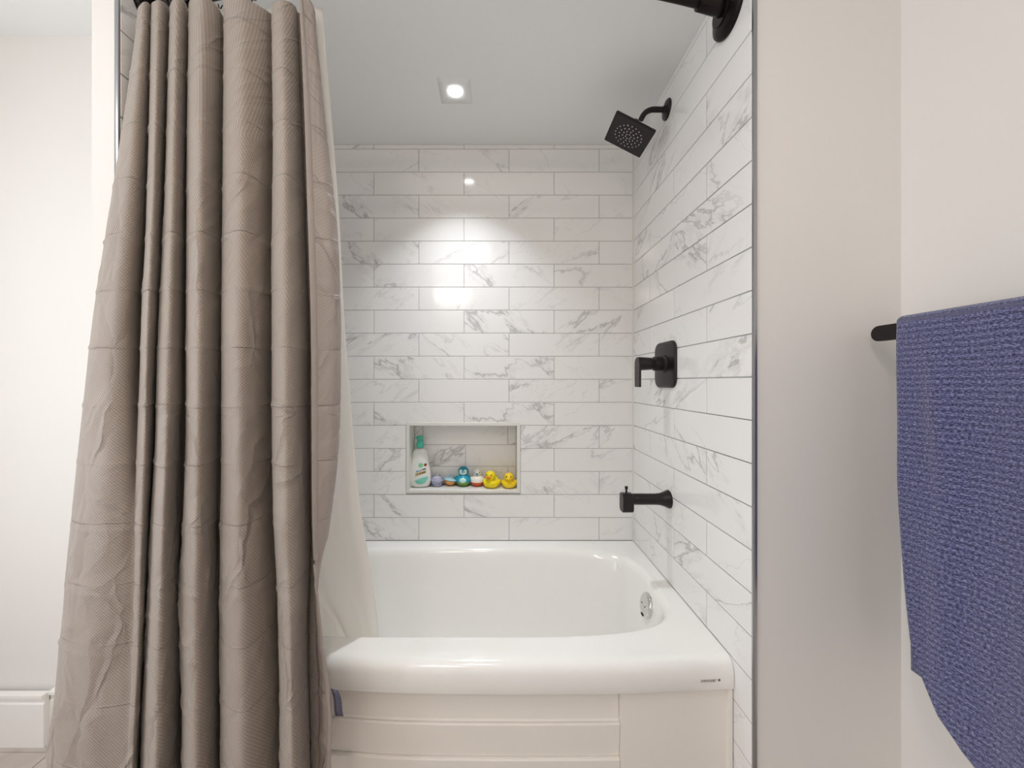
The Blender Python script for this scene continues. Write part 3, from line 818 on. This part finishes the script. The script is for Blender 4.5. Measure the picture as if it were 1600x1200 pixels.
# liner -------------------------------------------------------------
LE = [(0, 503), (100, 511), (200, 520), (345, 531), (500, 538), (600, 546), (700, 554), (800, 563), (900, 582), (990, 592), (1150, 600)]
bm = bmesh.new(); prev = None; NLR = 150; NLC = 90; lg = []
for r in range(NLR+1):
    z = lerp(2.189, .37, r/NLR)
    Y = interp([(.37, 1.120), (.55, 1.082), (1.0, 1.03), (1.8, .975), (2.0, .962), (2.189, .946)], z)
    y = 597+(CZ-z)*582/Y; xe = (smooth(LE, y, 22)-780)/582*Y
    row = []
    for j in range(NLC+1):
        s = j/NLC; x = lerp(interp([(.37, -.62), (.50, -.68), (.55, -.73), (.62, -.86)], z), xe, s)
        amp = .008+.006*(2.175-z)/1.9
        yy = Y+amp*math.sin(s*31+.6*z)*(1-.5*s**6)+.5*amp*math.sin(s*13+2+z)
        if z > .60: yy = yy
        row.append(bm.verts.new((x+.65, yy-1.0, z-2.17)))
    lg.append(row)
for a, b in zip(lg, lg[1:]):
    for j in range(NLC): bm.faces.new([a[j], b[j], b[j+1], a[j+1]])
ln = obj('shower_liner', bm, M['liner'], None, loc=(-.65, 1.0, 2.17), smooth=0)
tag(ln, 'white translucent shower liner hanging inside the bathtub behind the curtain', 'shower liner')
md = ln.modifiers.new('thickness', 'SOLIDIFY'); md.thickness = .0008; md.offset = 0

# rings: one at each crest of the curtain and the last one beyond the open edge
def ring_at(x, label, first=None):
    y = rodY(x)
    if first is None:
        t = empty('curtain_ring', (x, y, RODZ))
        b = bmesh.new(); pts = [(0, .021*math.cos(math.radians(a)), -.004+.021*math.sin(math.radians(a))) for a in range(-60, 241, 12)]
        tube(b, pts, .0016, 8); obj('ring_wire', b, M['black'], t, smooth=SM)
        b = bmesh.new(); tube(b, [(0, .0105, -.022), (0, .004, -.030), (0, 0, -.040), (0, -.006, -.044), (0, -.009, -.038)], .0014, 8); obj('hook', b, M['black'], t, smooth=SM)
        for s_ in (-1, 1): pass
        b = bmesh.new(); ball(b, (0, -.0105, -.022), (.003, .003, .003), 10, 8); obj('bead', b, M['black'], t, smooth=0)
    else:
        t = first.copy(); C.objects.link(t); t.location = (x, y, RODZ)
        for c_ in first.children:
            q = c_.copy(); C.objects.link(q); q.parent = t
    t['label'] = label; t['category'] = 'curtain ring'; t['group'] = 'black rings carrying the curtain'
    return t
xs = [(-.868, 'leftmost black curtain ring beside the left rod flange'), (-.835, 'black curtain ring above the second fold from the left'), (-.79, 'black curtain ring above the third fold from the left'),
      (-.735, 'black curtain ring left of the wide fourth fold'), (-.69, 'black curtain ring in the gap right of the fourth fold'), (-.605, 'black curtain ring in the gap left of the last full fold'),
      (-.545, 'black curtain ring over the last full fold'), (-.43, 'rightmost black curtain ring, holding the liner edge')]
r0 = None
for x, lab in xs:
    t = ring_at(x, lab, r0); r0 = r0 or t

# ------------------------------------------------------------------ towel bar and towel
tb = tag(empty('towel_bar', (XS, .60, 1.35)), 'flat matte black towel bar on the right painted wall', 'towel bar')
bm = bmesh.new()
out = []
L_, H_ = .262, .0175
for a in range(-90, 91, 15): out.append((L_-H_+H_*math.cos(math.radians(a)), H_*math.sin(math.radians(a))))
for a in range(90, 271, 15): out.append((-L_+H_+H_*math.cos(math.radians(a)), H_*math.sin(math.radians(a))))
prism(bm, out, [(.001, -.006), (0, -.005), (0, .005), (.001, .006)], Matrix.Translation((-.090, 0, 0)) @ RW)
obj('bar', bm, M['black'], tb, smooth=math.radians(30))
for q in (-.18, .18):
    b = bmesh.new(); tube(b, [(0, q, 0), (-.088, q, 0)], .009, 16); obj('post', b, M['black'], tb, smooth=SM)
    b = bmesh.new(); lathe(b, [(.024, 0), (.024, .006), (.022, .008), (0, .008)], 28, Matrix.Translation((0, q, 0)) @ RX); obj('base_disc', b, M['black'], tb, smooth=SM)
YE = [(.55, .735), (.72, .754), (.97, .776), (1.2, .785), (1.37, .793)]
ZBt = [(.35, .500), (.60, .53), (.663, .553), (.689, .573), (.719, .606), (.74, .655), (.754, .72)]
XBAR = XS-.090
bm = bmesh.new(); uvl = bm.loops.layers.uv.new('UVMap')
NU, NV, NT, NB = 90, 150, 10, 60
cols = []
for i in range(NU+1):
    s = i/NU; col = []; 
    ytop = lerp(.793, .36, s)
    # bottom end of this column on the front sheet
    ybot = lerp(.757, .36, s); zb = interp(ZBt, ybot-.003)
    # back sheet, bottom to top
    v_ = 0
    for k in range(NB+1):
        t = k/NB; z = lerp(.617+.02*s, 1.364, t); Y = lerp(.806, .803, t) if i == 0 else lerp(lerp(.806, .36, s), lerp(.800, .36, s), t)
        X = XBAR+.016+.010*(1-t)+.004*math.sin(s*17+z*3)*(1-t)
        col.append((Vector((X, Y, z)), 1.5+z-1.37))
    for k in range(1, NT):
        a = PI*k/NT
        col.append((Vector((XBAR+.016*math.cos(a), ytop, 1.366+.012*math.sin(a))), 1.5+.05*k/NT))
    for k in range(NV+1):
        t = k/NV; z = lerp(1.364, zb, t)
        yy = lerp(ytop, ybot, t)
        ye = interp(YE, z)
        yy = ye-(ye-.36)*s if t < 1 else yy
        yy = .36+(smooth(YE, z, .03)-.36)*(1-s)
        if z < .80:     # bottom corner curls away
            pass
        fold = .010*math.exp(-((s-.13-.05*math.sin(t*4))/.05)**2)*min(1, t*4)*(1-t*.6)
        fold2 = .012*math.sin(s*9+1.2+t*1.3)*min(1, t*2)
        X = XBAR-.016-.012*t-fold-fold2*.7-.004*noise.noise(Vector((s*8, z*5, 3)))
        col.append((Vector((X, yy, z)), 1.6+1.37-z))
    cols.append(col)
tw = None
vg = [[bm.verts.new(p-Vector((XBAR, .6, 1.37))) for p, _ in c_] for c_ in cols]
for i in range(NU):
    for j in range(len(vg[0])-1):
        f = bm.faces.new([vg[i][j], vg[i][j+1], vg[i+1][j+1], vg[i+1][j]]); f.smooth = True
        for lp, (a, b) in zip(f.loops, ((i, j), (i, j+1), (i+1, j+1), (i+1, j))): lp[uvl].uv = (cols[a][b][0].y, cols[a][b][1])
tw = tag(obj('towel', bm, M['terry'], None, loc=(XBAR, .6, 1.37)), 'blue ribbed terry bath towel hanging over the black bar', 'towel')
md = tw.modifiers.new('thickness', 'SOLIDIFY'); md.thickness = .007; md.offset = 0

# ------------------------------------------------------------------ things in the niche
NF = NZ0
def at(px, Y): return (px-780)/582*Y
# bottle
by = 1.722
bt = tag(empty('shampoo_bottle', (at(656.2, by), by, NF)), 'white teardrop shampoo bottle with aqua pump cap in the niche', 'bottle')
prof = [(0, 0), (.024/1.1, 0), (.036, .004), (.043, .014), (.0465, .030), (.0468, .048), (.045, .070), (.0415, .095), (.0375, .120), (.034, .145), (.031, .160), (.025, .171), (.017, .177), (.0125, .180), (.0125, .186)]
prof = [(a*1.1 if z_ < .17 else a, z_) for a, z_ in prof]
def brad(z): return interp([(b, a) for a, b in prof], z)
bm = bmesh.new(); lathe(bm, prof, 40, sy=.60); obj('bottle_body', bm, M['bottle'], bt, smooth=math.radians(50))
bm = bmesh.new(); lathe(bm, [(.0165, .181), (.0165, .203), (.014, .207), (.012, .209), (.012, .221), (.0165, .222), (.0165, .231), (.012, .234), (0, .235)], 32)
bx(bm, -.022, 0, -.006, .006, .2225, .231, bev=.003)
obj('pump_cap', bm, M['aqua'], bt, smooth=SM)
def patch(name, mat, pts, lift=.0006):
    """flat print laid on the front of the bottle: pts (x, z) outline, filled as a fan"""
    b = bmesh.new()
    c_ = (sum(p[0] for p in pts)/len(pts), sum(p[1] for p in pts)/len(pts))
    def on(x, z):
        r = brad(z)+lift; q = max(0, 1-(x/r)**2); return Vector((x, -.60*r*math.sqrt(q)-lift, z))
    rings = []
    for k in (0, .34, .67, 1): rings.append([b.verts.new(on(c_[0]+(x-c_[0])*k, c_[1]+(z-c_[1])*k)) for x, z in pts] if k else [b.verts.new(on(*c_))])
    n = len(pts)
    for i in range(n): b.faces.new([rings[0][0], rings[1][i], rings[1][(i+1) % n]])
    for A, B in zip(rings[1:], rings[2:]):
        for i in range(n): b.faces.new([A[i], B[i], B[(i+1) % n], A[(i+1) % n]])
    return obj(name, b, mat, bt)
def circ(x, z, r, n=14, e=1): return [(x+r*math.cos(2*PI*i/n), z+e*r*math.sin(2*PI*i/n)) for i in range(n)]
def quad(x0, x1, z, h, sl=.26, n=6): return [(lerp(x0, x1, i/n), z+sl*(lerp(x0, x1, i/n)))for i in range(n+1)]+[(lerp(x1, x0, i/n), z+h+sl*(lerp(x1, x0, i/n))) for i in range(n+1)]
patch('label_leaf', M['green'], circ(.009, .104, .011, e=.9)); patch('label_berry', M['red'], circ(.029, .105, .0065))
patch('label_swoosh', M['aqual'], [(-.020, .034), (-.006, .020), (.012, .018), (.030, .026), (.040, .040), (.041, .054), (.020, .050), (0, .042)])
patch('label_band', M['sand'], quad(-.016, .034, .060, .012))
for k, (x0, x1, z_, m_) in enumerate(((-.012, -.004, .0765, 'greyblue'), (-.002, .004, .0765, 'greyblue'), (.006, .015, .0765, 'greyblue'), (.017, .032, .0770, 'olive'), (-.008, -.002, .0635, 'olive'), (.004, .012, .0635, 'olive'), (.014, .030, .0635, 'olive'))):
    patch('label_lettering', M[m_], quad(x0, x1, z_, .0055, n=3), .0011)

def lathe_toy(parent, name, mat, prof, sy=1, n=28, Mx=Matrix()):
    b = bmesh.new(); lathe(b, prof, n, Mx, sy=sy); return obj(name, b, mat, parent, smooth=math.radians(50))
def balls(parent, name, mat, items):
    b = bmesh.new()
    for c_, r_ in items: ball(b, c_, r_, 20, 14)
    return obj(name, b, mat, parent, smooth=0)
k_ = 1/342
# lilac cup toy
y = 1.735
t = tag(empty('bath_toy', (at(683, y), y, NF)), 'clear lilac cup shaped bath toy beside the bottle', 'toy')
lathe_toy(t, 'cup', M['lilac'], [(0, 0), (.016, 0), (.021, .004), (.025, .015), (.028, .026), (.034, .029), (.034, .031), (.026, .031)])
lathe_toy(t, 'lid', M['lilac'], [(.026, .031), (.025, .038), (.018, .046), (.008, .050), (0, .051)])
balls(t, 'knob', M['whitep'], [((0, 0, .051), (.005, .005, .0045))])
b = bmesh.new()
for i in range(7):
    a = -PI/2+(i-3)*.36; ball(b, (.0245*math.cos(a), .0245*math.sin(a), .014), (.003, .003, .004), 8, 6)
obj('printed_band', b, M['greyblue'], t, smooth=0)
# apricot toy with blue lid
y = 1.745
t = tag(empty('bath_toy', (at(702.5, y), y, NF), (0, .16, 0)), 'apricot bath toy with a tilted pale blue saucer lid', 'toy')
lathe_toy(t, 'bowl', M['peach'], [(0, .002), (.012, .003), (.021, .009), (.026, .018), (.026, .024), (.020, .026)])
lathe_toy(t, 'lid', M['skyb'], [(.020, .026), (.034, .028), (.0345, .031), (.022, .037), (.012, .041), (.009, .048), (0, .050)])
# penguin
y = 1.738
t = tag(empty('penguin_toy', (at(724, y), y, NF)), 'teal penguin bath toy with a green round base', 'toy')
lathe_toy(t, 'base', M['lime'], [(0, 0), (.016, .001), (.025, .006), (.031, .014), (.0335, .022), (.032, .023)])
lathe_toy(t, 'body', M['tealb'], [(.0335, .022), (.034, .030), (.030, .040), (.022, .049), (.015, .053), (0, .055)])
balls(t, 'head', M['teal'], [((0, 0, .068), (.0245, .022, .0225))])
balls(t, 'face', M['aquaf'], [((-.008, -.0125, .067), (.0105, .0105, .0135)), ((.008, -.0125, .067), (.0105, .0105, .0135)), ((0, -.013, .061), (.011, .009, .009))])
balls(t, 'belly', M['aquaf'], [((0, -.0225, .0295), (.0185, .0135, .0145))])
balls(t, 'wing', M['tealb'], [((-.033, -.002, .034), (.0075, .010, .013))])
balls(t, 'wing', M['tealb'], [((.033, -.002, .034), (.0075, .010, .013))])
balls(t, 'eye', M['blackp'], [((-.0085, -.0225, .069), (.0022, .0016, .003)), ((.0085, -.0225, .069), (.0022, .0016, .003))])
balls(t, 'beak', M['greyblue'], [((0, -.024, .0665), (.0022, .004, .005))])
# white bird
y = 1.736
t = tag(empty('bird_toy', (at(745.8, y), y, NF)), 'white bird bath toy with an orange-red base', 'toy')
lathe_toy(t, 'base', M['brick'], [(0, 0), (.014, .001), (.023, .006), (.029, .013), (.031, .021), (.030, .022)])
lathe_toy(t, 'body', M['whitep'], [(.031, .021), (.032, .028), (.029, .038), (.021, .046), (.012, .050), (0, .051)])
balls(t, 'head', M['whitep'], [((0, 0, .062), (.0195, .0185, .0185))])
balls(t, 'wing', M['whitep'], [((-.0275, -.004, .036), (.006, .009, .010))]); balls(t, 'wing', M['whitep'], [((.0275, -.004, .036), (.006, .009, .010))])
balls(t, 'eye', M['blackp'], [((-.0105, -.0160, .065), (.002, .0015, .0028)), ((.0105, -.0160, .065), (.002, .0015, .0028))])
balls(t, 'beak', M['teal'], [((0, -.019, .0585), (.0068, .006, .0042))])
# rubber ducks
def duck(px, y, rz, sc, mat, beakc, label):
    t = tag(empty('rubber_duck', (at(px, y), y, NF), (0, 0, rz)), label, 'toy')
    b = bmesh.new()
    ball(b, (0, 0, 0), (.038, .041, .024), 36, 22)
    for v_ in b.verts:      # flat keel, plump chest, tail lifted at the back
        x_, y_, z_ = v_.co
        z_ = max(z_, -.0205)
        if y_ > .012: z_ += (y_-.012)*.75; x_ *= 1-(y_-.012)*11
        v_.co = (sc*x_, sc*y_, sc*(z_+.0212))
    ball(b, (0, -sc*.010, sc*.038), (sc*.021, sc*.020, sc*.012), 20, 12)
    obj('body', b, mat, t, smooth=math.radians(60))
    balls(t, 'head', mat, [((0, -sc*.014, sc*.0575), (sc*.0245, sc*.0235, sc*.0225))])
    for s_ in (-1, 1): balls(t, 'wing', mat, [((s_*sc*.0345, sc*.008, sc*.026), (sc*.007, sc*.022, sc*.012))])
    balls(t, 'beak', beakc, [((0, -sc*.039, sc*.0545), (sc*.012, sc*.009, sc*.004)), ((0, -sc*.036, sc*.0495), (sc*.0095, sc*.007, sc*.0035))])
    balls(t, 'eye', M['eye'], [((s_*sc*.0115, -sc*.0343, sc*.0645), (sc*.003, sc*.002, sc*.0038)) for s_ in (-1, 1)])
duck(768, 1.712, -.35, .98, M['yellow'], M['orange'], 'larger bright yellow rubber duck with orange beak')
duck(795.6, 1.708, -.12, .88, M['amber'], M['amber'], 'smaller yellow rubber duck at the right end of the niche')
